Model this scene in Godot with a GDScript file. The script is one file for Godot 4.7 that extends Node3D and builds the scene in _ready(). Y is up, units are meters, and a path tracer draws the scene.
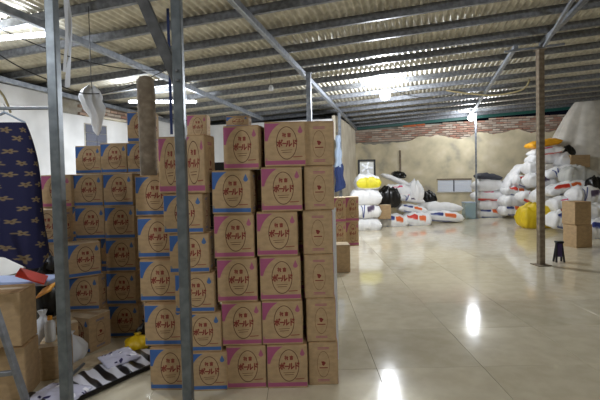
extends Node3D
# A warehouse at night. World: x right, -z into the hall (along the roof beams), y up.
# The floor tiles and the carton stacks are laid on a grid turned GRID_TURN against the beams.

const GRID_TURN := 0.256563   # 14.7 degrees
const GRID_C := 0.967268
const GRID_S := 0.253758
const CARTON := Vector3(0.275, 0.302, 0.212)

var rng := RandomNumberGenerator.new()
var used := {}
var M := {}
var carton_cache := {}
var sack_meshes: Array = []

# ---------------------------------------------------------------- layout
func grid(u: float, d: float, h: float = 0.0) -> Vector3:
	return Vector3(u * GRID_C - d * GRID_S, h, -u * GRID_S - d * GRID_C)

func roof_y(x: float, z: float) -> float:
	return 3.5 + 0.05 * x + 0.03 * z

func numbered(called: String) -> String:
	if not used.has(called):
		used[called] = 0
		return called
	used[called] += 1
	return "%s_%03d" % [called, used[called]]

func thing(called: String, label: String, category: String, at := Vector3.ZERO, turn := 0.0, group := "") -> Node3D:
	var o := Node3D.new()
	o.name = numbered(called)
	add_child(o)
	o.position = at
	o.rotation.y = turn
	tag(o, label, category, group)
	return o

func tag(o: Node, label: String, category: String, group := "") -> void:
	o.set_meta("label", label)
	o.set_meta("category", category)
	if group != "":
		o.set_meta("group", group)

func structure(called: String, label: String, category: String) -> Node3D:
	var o := Node3D.new()
	o.name = called
	add_child(o)
	o.set_meta("kind", "structure")
	o.set_meta("label", label)
	o.set_meta("category", category)
	return o

func part(called: String, mesh: Mesh, material: Material, parent: Node, at := Vector3.ZERO, turn := Vector3.ZERO) -> MeshInstance3D:
	var o := MeshInstance3D.new()
	o.name = called
	o.mesh = mesh
	if material:
		o.material_override = material
	parent.add_child(o, true)
	o.position = at
	o.rotation = turn
	return o

# ---------------------------------------------------------------- meshes
func begin() -> SurfaceTool:
	var st := SurfaceTool.new()
	st.begin(Mesh.PRIMITIVE_TRIANGLES)
	return st

func tri(st: SurfaceTool, a: Vector3, b: Vector3, c: Vector3) -> void:
	st.add_vertex(a); st.add_vertex(b); st.add_vertex(c)

func quad(st: SurfaceTool, a: Vector3, b: Vector3, c: Vector3, d: Vector3) -> void:
	tri(st, a, b, c); tri(st, a, c, d)

func done(st: SurfaceTool) -> ArrayMesh:
	st.generate_normals()
	return st.commit()

# chamfered box added to a surface; bas turns it, at is its centre
func add_box(st: SurfaceTool, at: Vector3, size: Vector3, bas := Basis.IDENTITY, bevel := 0.004) -> void:
	var h := size / 2.0
	var b: float = minf(bevel, minf(h.x, minf(h.y, h.z)) * 0.45)
	st.set_smooth_group(-1)
	var P := func(sx, sy, sz, ax):
		var v := Vector3(sx * (h.x - (0.0 if ax == 0 else b)), sy * (h.y - (0.0 if ax == 1 else b)), sz * (h.z - (0.0 if ax == 2 else b)))
		return at + bas * v
	for s in [-1, 1]:
		var f := [[P.call(s, -1, -1, 0), P.call(s, 1, -1, 0), P.call(s, 1, 1, 0), P.call(s, -1, 1, 0)],
			[P.call(-1, s, -1, 1), P.call(-1, s, 1, 1), P.call(1, s, 1, 1), P.call(1, s, -1, 1)],
			[P.call(-1, -1, s, 2), P.call(1, -1, s, 2), P.call(1, 1, s, 2), P.call(-1, 1, s, 2)]]
		for q in f:
			if s < 0: quad(st, q[0], q[1], q[2], q[3])
			else: quad(st, q[3], q[2], q[1], q[0])
	for s in [-1, 1]:
		for t in [-1, 1]:
			# edges along x, y and z
			var ex := [P.call(-1, s, t, 1), P.call(1, s, t, 1), P.call(1, s, t, 2), P.call(-1, s, t, 2)]
			var ey := [P.call(s, -1, t, 2), P.call(s, 1, t, 2), P.call(s, 1, t, 0), P.call(s, -1, t, 0)]
			var ez := [P.call(s, t, -1, 0), P.call(s, t, 1, 0), P.call(s, t, 1, 1), P.call(s, t, -1, 1)]
			for q in [ex, ey, ez]:
				if s * t > 0: quad(st, q[3], q[2], q[1], q[0])
				else: quad(st, q[0], q[1], q[2], q[3])
			for r in [-1, 1]:
				var c := [P.call(r, s, t, 0), P.call(r, s, t, 1), P.call(r, s, t, 2)]
				if r * s * t > 0: tri(st, c[2], c[1], c[0])
				else: tri(st, c[0], c[1], c[2])

func box_mesh(size: Vector3, bevel := 0.004, at := Vector3.ZERO) -> ArrayMesh:
	var st := begin()
	add_box(st, at, size, Basis.IDENTITY, bevel)
	return done(st)

# box bar from a to b with a cross-section of w (sideways) by t (upright)
func add_bar(st: SurfaceTool, a: Vector3, b: Vector3, w: float, t: float, bevel := 0.004) -> void:
	var z := (b - a).normalized()
	var up := Vector3.UP if absf(z.y) < 0.95 else Vector3(0, 0, 1)
	var x := up.cross(z).normalized()
	add_box(st, (a + b) / 2.0, Vector3(w, t, a.distance_to(b)), Basis(x, z.cross(x), z), bevel)

func bar_mesh(a: Vector3, b: Vector3, w: float, t: float, bevel := 0.004) -> ArrayMesh:
	var st := begin()
	add_bar(st, a, b, w, t, bevel)
	return done(st)

# an open C-profile: web with two lips, from a to b, open to one side
func channel_mesh(a: Vector3, b: Vector3, w: float, t: float, side := 1.0) -> ArrayMesh:
	var st := begin()
	var z := (b - a).normalized()
	var x := Vector3.UP.cross(z).normalized()
	var y := z.cross(x)
	var bas := Basis(x, y, z)
	var l := a.distance_to(b)
	var m := (a + b) / 2.0
	add_box(st, m - x * (side * (w / 2 - 0.002)), Vector3(0.004, t, l), bas, 0.001)
	add_box(st, m + y * (t / 2 - 0.002), Vector3(w, 0.004, l), bas, 0.001)
	add_box(st, m - y * (t / 2 - 0.002), Vector3(w, 0.004, l), bas, 0.001)
	add_box(st, m + x * (side * (w / 2 - 0.002)) + y * (t / 2 - 0.012), Vector3(0.004, 0.02, l), bas, 0.001)
	add_box(st, m + x * (side * (w / 2 - 0.002)) - y * (t / 2 - 0.012), Vector3(0.004, 0.02, l), bas, 0.001)
	return done(st)

func add_tube(st: SurfaceTool, pts: Array, radii, sides := 8) -> void:
	st.set_smooth_group(1)
	var rings := []
	var prev := Vector3.ZERO
	for i in pts.size():
		var p: Vector3 = pts[i]
		var dir: Vector3 = (pts[mini(i + 1, pts.size() - 1)] - pts[maxi(i - 1, 0)]).normalized()
		var x := dir.cross(Vector3.UP if absf(dir.y) < 0.9 else Vector3.RIGHT).normalized() if i == 0 else (prev - dir * prev.dot(dir)).normalized()
		prev = x
		var y := dir.cross(x)
		var r: float = radii[i] if radii is Array else radii
		var ring := []
		for k in sides:
			var a := TAU * k / sides
			ring.append(p + (x * cos(a) + y * sin(a)) * r)
		rings.append(ring)
	for i in rings.size() - 1:
		for k in sides:
			var n := (k + 1) % sides
			quad(st, rings[i][k], rings[i][n], rings[i + 1][n], rings[i + 1][k])
	st.set_smooth_group(-1)
	for k in range(1, sides - 1):
		tri(st, rings[0][0], rings[0][k + 1], rings[0][k])
		var e = rings[-1]
		tri(st, e[0], e[k], e[k + 1])

func tube_mesh(pts: Array, radii, sides := 8) -> ArrayMesh:
	var st := begin()
	add_tube(st, pts, radii, sides)
	return done(st)

# profile of [radius, height] turned about y
func lathe_mesh(profile: Array, sides := 20) -> ArrayMesh:
	var st := begin()
	st.set_smooth_group(1)
	for i in profile.size() - 1:
		var p = profile[i]
		var q = profile[i + 1]
		for k in sides:
			var a := TAU * k / sides
			var b := TAU * (k + 1) / sides
			var da := Vector3(cos(a), 0, sin(a))
			var db := Vector3(cos(b), 0, sin(b))
			var A: Vector3 = da * p[0] + Vector3.UP * p[1]
			var B: Vector3 = db * p[0] + Vector3.UP * p[1]
			var C: Vector3 = db * q[0] + Vector3.UP * q[1]
			var D: Vector3 = da * q[0] + Vector3.UP * q[1]
			if p[0] > 0.0001: tri(st, A, B, C)
			if q[0] > 0.0001: tri(st, A, C, D)
	return done(st)

# surface from a grid of points rows x cols, with uv; thickness is given by a second, inner sheet
func sheet_mesh(fn: Callable, nu: int, nv: int, thick := 0.0) -> ArrayMesh:
	var st := begin()
	st.set_smooth_group(1)
	var P := []
	for j in nv + 1:
		var row := []
		for i in nu + 1:
			row.append(fn.call(float(i) / nu, float(j) / nv))
		P.append(row)
	var sides := [0.0] if thick == 0.0 else [0.0, 1.0]
	for s in sides:
		for j in nv:
			for i in nu:
				var c := [[i, j], [i + 1, j], [i + 1, j + 1], [i, j + 1]]
				if s > 0: c.reverse()
				for t in [[0, 1, 2], [0, 2, 3]]:
					for k in t:
						var a: int = c[k][0]
						var b: int = c[k][1]
						var p: Vector3 = P[b][a]
						if s > 0:
							var du: Vector3 = P[b][mini(a + 1, nu)] - P[b][maxi(a - 1, 0)]
							var dv: Vector3 = P[mini(b + 1, nv)][a] - P[maxi(b - 1, 0)][a]
							p += du.cross(dv).normalized() * thick
						st.set_uv(Vector2(float(a) / nu, float(b) / nv))
						st.add_vertex(p)
	st.generate_normals()
	return st.commit()

# ---------------------------------------------------------------- materials
func plain(c: Color, rough := 0.7, metal := 0.0) -> StandardMaterial3D:
	var m := StandardMaterial3D.new()
	m.albedo_color = c
	m.roughness = rough
	m.metallic = metal
	return m

func noise_texture(freq: float, ramp: Array, seed_: int, octaves := 4, size := 256) -> NoiseTexture2D:
	var n := FastNoiseLite.new()
	n.seed = seed_
	n.noise_type = FastNoiseLite.TYPE_SIMPLEX_SMOOTH
	n.frequency = freq
	n.fractal_octaves = octaves
	var g := Gradient.new()
	g.offsets = PackedFloat32Array(ramp.map(func(r): return r[0]))
	g.colors = PackedColorArray(ramp.map(func(r): return r[1]))
	var t := NoiseTexture2D.new()
	t.width = size
	t.height = size
	t.seamless = true
	t.noise = n
	t.color_ramp = g
	return t

func normal_texture(freq: float, strength: float, seed_: int, size := 256) -> NoiseTexture2D:
	var n := FastNoiseLite.new()
	n.seed = seed_
	n.frequency = freq
	n.fractal_octaves = 4
	var t := NoiseTexture2D.new()
	t.width = size
	t.height = size
	t.seamless = true
	t.as_normal_map = true
	t.bump_strength = strength
	t.noise = n
	return t

func mottled(freq: float, ramp: Array, scale: float, rough: float, seed_: int, metal := 0.0, world := true) -> StandardMaterial3D:
	var m := plain(Color.WHITE, rough, metal)
	m.albedo_texture = noise_texture(freq, ramp, seed_)
	m.uv1_triplanar = true
	m.uv1_world_triplanar = world
	m.uv1_scale = Vector3.ONE * scale
	return m

# ---- flat print drawn into images
func disc(img: Image, x: float, y: float, r: float, c: Color, lo: Rect2i) -> void:
	for j in range(maxi(int(y - r - 1), lo.position.y), mini(int(y + r + 2), lo.end.y)):
		for i in range(maxi(int(x - r - 1), lo.position.x), mini(int(x + r + 2), lo.end.x)):
			var k := clampf(r + 0.5 - Vector2(i + 0.5 - x, j + 0.5 - y).length(), 0.0, 1.0)
			if k > 0.0:
				var o := img.get_pixel(i, j)
				img.set_pixel(i, j, o.lerp(Color(c.r, c.g, c.b), k * c.a))

func stroke(img: Image, pts: Array, r: float, c: Color, lo: Rect2i) -> void:
	for n in pts.size() - 1:
		var a: Vector2 = pts[n]
		var b: Vector2 = pts[n + 1]
		var steps := maxi(1, int(a.distance_to(b) / maxf(0.5, r * 0.5)))
		for k in steps + 1:
			var p := a.lerp(b, float(k) / steps)
			disc(img, p.x, p.y, r, c, lo)

func oval(img: Image, c0: Vector2, rx: float, ry: float, r: float, c: Color, lo: Rect2i) -> void:
	var pts := []
	for k in 73:
		var a := TAU * k / 72.0
		pts.append(c0 + Vector2(cos(a) * rx, sin(a) * ry))
	stroke(img, pts, r, c, lo)

# letters are lists of strokes in a unit square
const BO := [[[0.05, 0.32], [0.85, 0.32]], [[0.45, 0.05], [0.45, 0.95], [0.33, 0.88]], [[0.22, 0.5], [0.05, 0.8]], [[0.68, 0.5], [0.86, 0.8]], [[0.8, 0.02], [0.86, 0.14]], [[0.95, -0.03], [1.0, 0.09]]]
const DASH := [[[0.1, 0.5], [0.95, 0.5]]]
const RU := [[[0.25, 0.15], [0.25, 0.55], [0.05, 0.92]], [[0.55, 0.08], [0.55, 0.9], [0.98, 0.55]]]
const DO := [[[0.3, 0.03], [0.3, 0.97]], [[0.3, 0.38], [0.82, 0.6]], [[0.62, 0.1], [0.7, 0.24]], [[0.8, 0.02], [0.88, 0.16]]]
const SMALL_A := [[[0.1, 0.25], [0.9, 0.25]], [[0.3, 0.05], [0.3, 0.95]], [[0.1, 0.6], [0.5, 0.55]], [[0.6, 0.4], [0.95, 0.4], [0.7, 0.95]], [[0.55, 0.6], [0.95, 0.9]]]
const SMALL_B := [[[0.1, 0.2], [0.9, 0.2]], [[0.2, 0.4], [0.8, 0.4], [0.8, 0.9], [0.2, 0.9], [0.2, 0.4]], [[0.5, 0.05], [0.5, 0.9]], [[0.2, 0.65], [0.8, 0.65]]]

func glyph(img: Image, g: Array, at: Vector2, size: Vector2, r: float, c: Color, lo: Rect2i) -> void:
	for s in g:
		stroke(img, s.map(func(p): return at + Vector2(p[0], p[1]) * size), r, c, lo)

# atlas 512 x 512: wide face at top left, narrow face at top right, bare board below
func carton_texture(ink: Color, full: bool, seed_: int) -> ImageTexture:
	var img := Image.create(512, 512, false, Image.FORMAT_RGB8)
	var n := FastNoiseLite.new()
	n.seed = seed_
	n.frequency = 0.012
	n.fractal_octaves = 4
	var kraft := Color(0.67, 0.565, 0.425)
	rng.seed = seed_
	for j in 512:
		for i in 512:
			var v := 1.0 + 0.09 * n.get_noise_2d(i, j * 2.5) + rng.randf_range(-0.025, 0.025)
			var c := Color(kraft.r * v, kraft.g * v, kraft.b * v)
			if j < 256 and i < 256 and full:
				var x := (i + 0.5) / 256.0
				var y := (j + 0.5) / 256.0
				# corner field with a hollow edge running round the oval
				var e := Vector2((x - 0.62) / 0.56, (y - 0.60) / 0.62).length()
				if x < 0.42 and y > 0.03 and y < 0.42 and e > 1.0 and x + y * 0.9 < 0.52:
					c = c.lerp(ink, 0.8)
				if y > 0.86 and y < 0.95:
					c = c.lerp(ink, 0.78)
				elif y > 0.8 and y < 0.86 and e > 1.05 and x < 0.2:
					c = c.lerp(ink, 0.3)
				# drop at the upper right
				var dx := absf(x - 0.87)
				var dy := y - 0.2
				if (dy > 0.0 and Vector2(dx, dy).length() < 0.058) or (dy <= 0.0 and dy > -0.12 and dx < 0.058 * (1.0 + dy / 0.12)):
					c = c.lerp(ink, 0.7)
			img.set_pixel(i, j, c)
	var dark := Color(0.30, 0.17, 0.11, 0.85)
	var red := Color(0.47, 0.15, 0.11, 0.9)
	if full:
		var lo := Rect2i(0, 0, 256, 256)
		oval(img, Vector2(138, 120), 62, 92, 1.9, dark, lo)
		glyph(img, SMALL_A, Vector2(110, 62), Vector2(24, 25), 2.2, red, lo)
		glyph(img, SMALL_B, Vector2(142, 62), Vector2(24, 25), 2.2, red, lo)
		glyph(img, BO, Vector2(80, 104), Vector2(32, 38), 3.6, red, lo)
		glyph(img, DASH, Vector2(112, 104), Vector2(24, 38), 3.6, red, lo)
		glyph(img, RU, Vector2(134, 104), Vector2(36, 38), 3.6, red, lo)
		glyph(img, DO, Vector2(172, 104), Vector2(32, 38), 3.6, red, lo)
		stroke(img, [Vector2(104, 162), Vector2(172, 160)], 1.6, Color(dark.r, dark.g, dark.b, 0.4), lo)
		stroke(img, [Vector2(112, 174), Vector2(166, 172)], 1.6, Color(dark.r, dark.g, dark.b, 0.4), lo)
		stroke(img, [Vector2(178, 200), Vector2(232, 198)], 3.0, Color(red.r, red.g, red.b, 0.25), lo)
		var ro := Rect2i(256, 0, 256, 256)
		oval(img, Vector2(384, 130), 52, 76, 1.2, Color(dark.r, dark.g, dark.b, 0.35), ro)
		disc(img, 384, 124, 13, Color(0.45, 0.12, 0.1, 0.9), ro)
		stroke(img, [Vector2(372, 116), Vector2(398, 122)], 5.0, Color(0.45, 0.12, 0.1, 0.9), ro)
		stroke(img, [Vector2(352, 150), Vector2(418, 150)], 3.0, Color(0.45, 0.15, 0.12, 0.5), ro)
		for y in [32, 40, 222, 230]:
			stroke(img, [Vector2(336, y), Vector2(434, y)], 2.2, Color(ink.r, ink.g * 0.8, ink.b, 0.22), ro)
	return ImageTexture.create_from_image(img)

func flower_texture() -> ImageTexture:
	var img := Image.create(256, 512, false, Image.FORMAT_RGB8)
	img.fill(Color(0.05, 0.055, 0.24))
	rng.seed = 31
	var lo := Rect2i(0, 0, 256, 512)
	for j in 12:
		for i in 7:
			var c := Vector2(18 + i * 36.5 + (18 if j % 2 else 0) + rng.randf_range(-6, 6), 20 + j * 43 + rng.randf_range(-8, 8))
			var a0 := rng.randf() * TAU
			for k in 5:
				var a := a0 + TAU * k / 5.0
				stroke(img, [c, c + Vector2(cos(a), sin(a)) * rng.randf_range(6.0, 11.0)], 2.8, Color(0.48, 0.41, 0.30, 0.85), lo)
			disc(img, c.x, c.y, 2.0, Color(0.3, 0.2, 0.12), lo)
	return ImageTexture.create_from_image(img)

func sack_texture(kind: int) -> ImageTexture:
	var img := Image.create(128, 128, false, Image.FORMAT_RGB8)
	var n := FastNoiseLite.new()
	n.seed = 50 + kind
	n.frequency = 0.03
	for j in 128:
		for i in 128:
			var v := 0.92 + 0.04 * n.get_noise_2d(i, j) + (0.012 if (i + j) % 2 else -0.012)
			img.set_pixel(i, j, Color(v, v, v * 1.005))
	var lo := Rect2i(0, 0, 128, 128)
	var red := Color(0.82, 0.20, 0.13, 0.9)
	var orange := Color(0.9, 0.42, 0.2, 0.9)
	var blue := Color(0.16, 0.22, 0.5, 0.9)
	var pink := Color(0.85, 0.3, 0.45, 0.8)
	match kind:
		1:
			stroke(img, [Vector2(22, 58), Vector2(64, 60)], 3.2, red, lo)
			stroke(img, [Vector2(74, 61), Vector2(100, 62)], 2.4, orange, lo)
			stroke(img, [Vector2(30, 69), Vector2(80, 70)], 1.4, blue, lo)
		2:
			stroke(img, [Vector2(24, 58), Vector2(60, 59)], 3.0, blue, lo)
			stroke(img, [Vector2(70, 60), Vector2(100, 61)], 2.8, orange, lo)
			stroke(img, [Vector2(26, 68), Vector2(90, 69)], 1.2, blue, lo)
		3:
			stroke(img, [Vector2(16, 68), Vector2(112, 69)], 1.8, red, lo)
			stroke(img, [Vector2(40, 57), Vector2(80, 57)], 1.8, pink, lo)
		4:
			stroke(img, [Vector2(30, 54), Vector2(38, 70)], 1.6, blue, lo)
			stroke(img, [Vector2(38, 70), Vector2(48, 55)], 1.6, blue, lo)
			stroke(img, [Vector2(60, 62), Vector2(92, 60)], 2.4, Color(0.3, 0.25, 0.35, 0.8), lo)
		5:
			for y in 9:
				for x in 128:
					img.set_pixel(x, 58 + y, Color(0.87, 0.82, 0.2))
	return ImageTexture.create_from_image(img)

func stripe_texture() -> ImageTexture:
	var img := Image.create(256, 64, false, Image.FORMAT_RGB8)
	img.fill(Color(0.82, 0.82, 0.86))
	rng.seed = 8
	var lo := Rect2i(0, 0, 256, 64)
	for k in 9:
		stroke(img, [Vector2(8 + k * 30, -4), Vector2(-8 + k * 30, 68)], 6.5, Color(0.04, 0.04, 0.06), lo)
	return ImageTexture.create_from_image(img)

func pouch_texture() -> ImageTexture:
	var img := Image.create(128, 128, false, Image.FORMAT_RGB8)
	img.fill(Color(0.78, 0.78, 0.86))
	rng.seed = 12
	var lo := Rect2i(0, 0, 128, 128)
	for k in 40:
		var p := Vector2(rng.randf() * 128, rng.randf() * 128)
		stroke(img, [p, p + Vector2(rng.randf_range(-16, 16), rng.randf_range(-8, 8))], rng.randf_range(1.0, 4.0), Color(0.22, 0.2, 0.36, 0.8) if k % 3 else Color(0.95, 0.95, 0.98), lo)
	return ImageTexture.create_from_image(img)

func textured(t: Texture2D, rough := 0.7) -> StandardMaterial3D:
	var m := plain(Color.WHITE, rough)
	m.albedo_texture = t
	return m

func make_materials() -> void:
	M.pink = textured(carton_texture(Color(0.61, 0.25, 0.46), true, 3), 0.75)
	M.blue = textured(carton_texture(Color(0.10, 0.32, 0.66), true, 4), 0.75)
	M.kraft = textured(carton_texture(Color(0.5, 0.4, 0.3), false, 5), 0.8)
	M.board = mottled(0.02, [[0.2, Color(0.66, 0.52, 0.37)], [0.8, Color(0.74, 0.60, 0.44)]], 2.0, 0.8, 6, 0.0, false)
	M.board_pale_lit = mottled(0.02, [[0.2, Color(0.80, 0.72, 0.60)], [0.8, Color(0.88, 0.82, 0.72)]], 2.0, 0.8, 7, 0.0, false)  # carton lids: light on the tops put into the colour; also pale loose cardboard
	M.tape = plain(Color(0.78, 0.66, 0.48), 0.3)
	M.steel = mottled(0.03, [[0.2, Color(0.47, 0.49, 0.52)], [0.8, Color(0.58, 0.60, 0.63)]], 1.2, 0.42, 9, 0.5)
	M.post = mottled(0.03, [[0.2, Color(0.36, 0.385, 0.40)], [0.8, Color(0.46, 0.485, 0.50)]], 1.2, 0.4, 8, 0.45)
	M.brace = mottled(0.03, [[0.2, Color(0.26, 0.26, 0.26)], [0.8, Color(0.34, 0.34, 0.34)]], 1.2, 0.5, 18, 0.3)
	M.steel_dark = mottled(0.03, [[0.2, Color(0.38, 0.39, 0.41)], [0.8, Color(0.50, 0.51, 0.53)]], 1.5, 0.45, 10, 0.4)
	M.galvanised = mottled(0.025, [[0.15, Color(0.66, 0.64, 0.58)], [0.5, Color(0.78, 0.76, 0.70)], [0.85, Color(0.86, 0.845, 0.79)]], 0.8, 0.42, 11, 0.2)
	M.plaster = mottled(0.012, [[0.1, Color(0.64, 0.61, 0.55)], [0.35, Color(0.76, 0.72, 0.61)], [0.6, Color(0.81, 0.765, 0.65)], [0.9, Color(0.86, 0.82, 0.73)]], 0.35, 0.9, 12)
	M.render_grey = mottled(0.02, [[0.2, Color(0.55, 0.53, 0.49)], [0.8, Color(0.68, 0.66, 0.61)]], 0.6, 0.95, 13)
	M.white_wall = mottled(0.01, [[0.2, Color(0.80, 0.80, 0.80)], [0.8, Color(0.90, 0.90, 0.90)]], 0.4, 0.7, 14)
	M.cream_wall = mottled(0.012, [[0.2, Color(0.80, 0.76, 0.68)], [0.8, Color(0.88, 0.85, 0.78)]], 0.5, 0.85, 15)
	M.bricks = []
	for c in [Color(0.66, 0.50, 0.43), Color(0.71, 0.60, 0.53), Color(0.62, 0.53, 0.47), Color(0.76, 0.70, 0.64), Color(0.72, 0.65, 0.59)]:
		M.bricks.append(plain(c, 0.95))
	M.orange_brick = plain(Color(0.72, 0.38, 0.22), 0.9)
	M.green_trim = plain(Color(0.07, 0.30, 0.27), 0.5)
	M.tiles = []
	for k in 4:
		var v: float = [0.0, 0.012, -0.012, 0.02][k]
		var m := mottled(0.02, [[0.2, Color(0.79 + v, 0.75 + v, 0.655 + v)], [0.8, Color(0.83 + v, 0.795 + v, 0.705 + v)]], 0.9, 0.095, 20 + k)
		m.metallic_specular = 0.6
		m.normal_enabled = true
		m.normal_texture = normal_texture(0.012, 2.0, 70 + k)
		m.normal_scale = 0.05
		M.tiles.append(m)
	M.grout = plain(Color(0.50, 0.46, 0.38), 0.8)
	M.concrete = mottled(0.03, [[0.2, Color(0.42, 0.37, 0.31)], [0.8, Color(0.55, 0.50, 0.43)]], 1.5, 0.95, 24)
	M.sacks = []
	for k in 6:
		var m := textured(sack_texture(k), 0.55)
		M.sacks.append(m)
	M.sack_grey = plain(Color(0.72, 0.72, 0.70), 0.6)
	M.sack_slate = plain(Color(0.25, 0.26, 0.30), 0.7)
	M.sack_yellow = plain(Color(0.88, 0.76, 0.12), 0.5)
	M.sack_amber = plain(Color(0.90, 0.64, 0.10), 0.5)
	M.black_plastic = plain(Color(0.02, 0.02, 0.025), 0.28)
	M.black = plain(Color(0.03, 0.03, 0.035), 0.6)
	M.white_plastic = plain(Color(0.84, 0.85, 0.87), 0.4)
	M.navy_print = textured(flower_texture(), 0.8)
	M.pale_blue = plain(Color(0.62, 0.68, 0.84), 0.6)
	M.denim = plain(Color(0.14, 0.20, 0.38), 0.8)
	M.denim_pale = plain(Color(0.62, 0.68, 0.76), 0.7)
	M.red = plain(Color(0.86, 0.25, 0.17), 0.5)
	M.yellow = plain(Color(0.93, 0.78, 0.08), 0.4)
	M.amber = plain(Color(0.92, 0.64, 0.20), 0.5)
	M.stripes = textured(stripe_texture(), 0.3)
	M.pouch = textured(pouch_texture(), 0.25)
	M.sheet = mottled(0.015, [[0.2, Color(0.74, 0.72, 0.68)], [0.8, Color(0.83, 0.81, 0.77)]], 0.8, 0.85, 26)
	M.purple = plain(Color(0.20, 0.12, 0.34), 0.4)
	M.cord_dark = plain(Color(0.06, 0.06, 0.07), 0.6)
	M.cord_yellow = plain(Color(0.58, 0.53, 0.38), 0.6)
	M.pane_grey = plain(Color(0.35, 0.36, 0.41), 0.35)
	M.louvre = plain(Color(0.86, 0.88, 0.92), 0.45)
	var clear := plain(Color(0.75, 0.88, 0.92, 0.35), 0.1)
	clear.transparency = BaseMaterial3D.TRANSPARENCY_ALPHA
	M.clear = clear
	var lit := plain(Color(1, 1, 1), 0.3)
	lit.emission_enabled = true
	lit.emission = Color(0.93, 0.96, 1.0)
	lit.emission_energy_multiplier = GLOW
	M.lit = lit

# ---------------------------------------------------------------- cartons
# body with a soft chamfer; uv: front and back carry the wide print, the ends the narrow one
func carton_body(size: Vector3, seed_: int) -> ArrayMesh:
	var st := begin()
	st.set_smooth_group(-1)
	rng.seed = seed_
	var h := size / 2.0
	var ch := 0.005
	var faces := [[Vector3(1, 0, 0), Vector3(0, -1, 0), Vector3(0, 0, 1), Vector2(0, 0)], [Vector3(-1, 0, 0), Vector3(0, -1, 0), Vector3(0, 0, -1), Vector2(0, 0)],
		[Vector3(0, 0, -1), Vector3(0, -1, 0), Vector3(1, 0, 0), Vector2(0.5, 0)], [Vector3(0, 0, 1), Vector3(0, -1, 0), Vector3(-1, 0, 0), Vector2(0.5, 0)],
		[Vector3(1, 0, 0), Vector3(0, 0, 1), Vector3(0, 1, 0), Vector2(0, 0.5)], [Vector3(1, 0, 0), Vector3(0, 0, -1), Vector3(0, -1, 0), Vector2(0.5, 0.5)]]
	for f in faces:
		var X: Vector3 = f[0]
		var Y: Vector3 = f[1]
		var N: Vector3 = f[2]
		var hx: float = absf(X.dot(h))
		var hy: float = absf(Y.dot(h))
		var hn: float = absf(N.dot(h))
		var bulge := 0.004 + rng.randf() * 0.004 if N.y == 0 else 0.001
		var cols := [-1.0, -1.0 + ch / hx, 0.0, 1.0 - ch / hx, 1.0]
		var rows := [-1.0, -1.0 + ch / hy, 0.0, 1.0 - ch / hy, 1.0]
		var P := []
		var T := []
		for j in 5:
			for i in 5:
				var edge: bool = i == 0 or i == 4 or j == 0 or j == 4
				var n: float = hn - (ch * 0.5 if edge else 0.0) + (bulge if i == 2 and j == 2 else 0.0)
				var cx: float = cols[i] * hx * (1.0 - (ch * 0.5 / hx if edge and absf(cols[i]) == 1.0 else 0.0))
				var cy: float = rows[j] * hy * (1.0 - (ch * 0.5 / hy if edge and absf(rows[j]) == 1.0 else 0.0))
				P.append(X * cx + Y * cy + N * n + Vector3(0, h.y, 0))
				T.append(f[3] + Vector2(0.004 + 0.492 * (cols[i] * 0.5 + 0.5), 0.004 + 0.492 * (rows[j] * 0.5 + 0.5)))
		for j in 4:
			for i in 4:
				for k in [[0, 0], [1, 0], [1, 1], [0, 0], [1, 1], [0, 1]]:
					var at: int = (j + k[1]) * 5 + i + k[0]
					st.set_uv(T[at])
					st.add_vertex(P[at])
	return done(st)

func carton(label: String, group: String, at: Vector3, turn: float, size: Vector3, look: String, pale := false, called := "carton") -> Node3D:
	var key := "%s %s" % [size, look]
	if not carton_cache.has(key):
		carton_cache[key] = [carton_body(Vector3(size.x, size.y - 0.004, size.z), carton_cache.size() + 90),
			box_mesh(Vector3(size.x - 0.004, 0.0035, size.z / 2 - 0.003), 0.001), box_mesh(Vector3(size.x * 0.999, 0.001, 0.05), 0.0004)]
	var c: Array = carton_cache[key]
	var t := thing(called, label, "box", at, turn, group)
	part("body", c[0], M[look], t)
	for s in [-1, 1]:
		part("flap", c[1], M.board_pale_lit if pale else M.board, t, Vector3(0, size.y - 0.0015, s * size.z / 4))  # paler flaps paint in the light falling on carton tops
	part("tape", c[2], M.tape, t, Vector3(0, size.y + 0.0008, 0))
	return t

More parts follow.
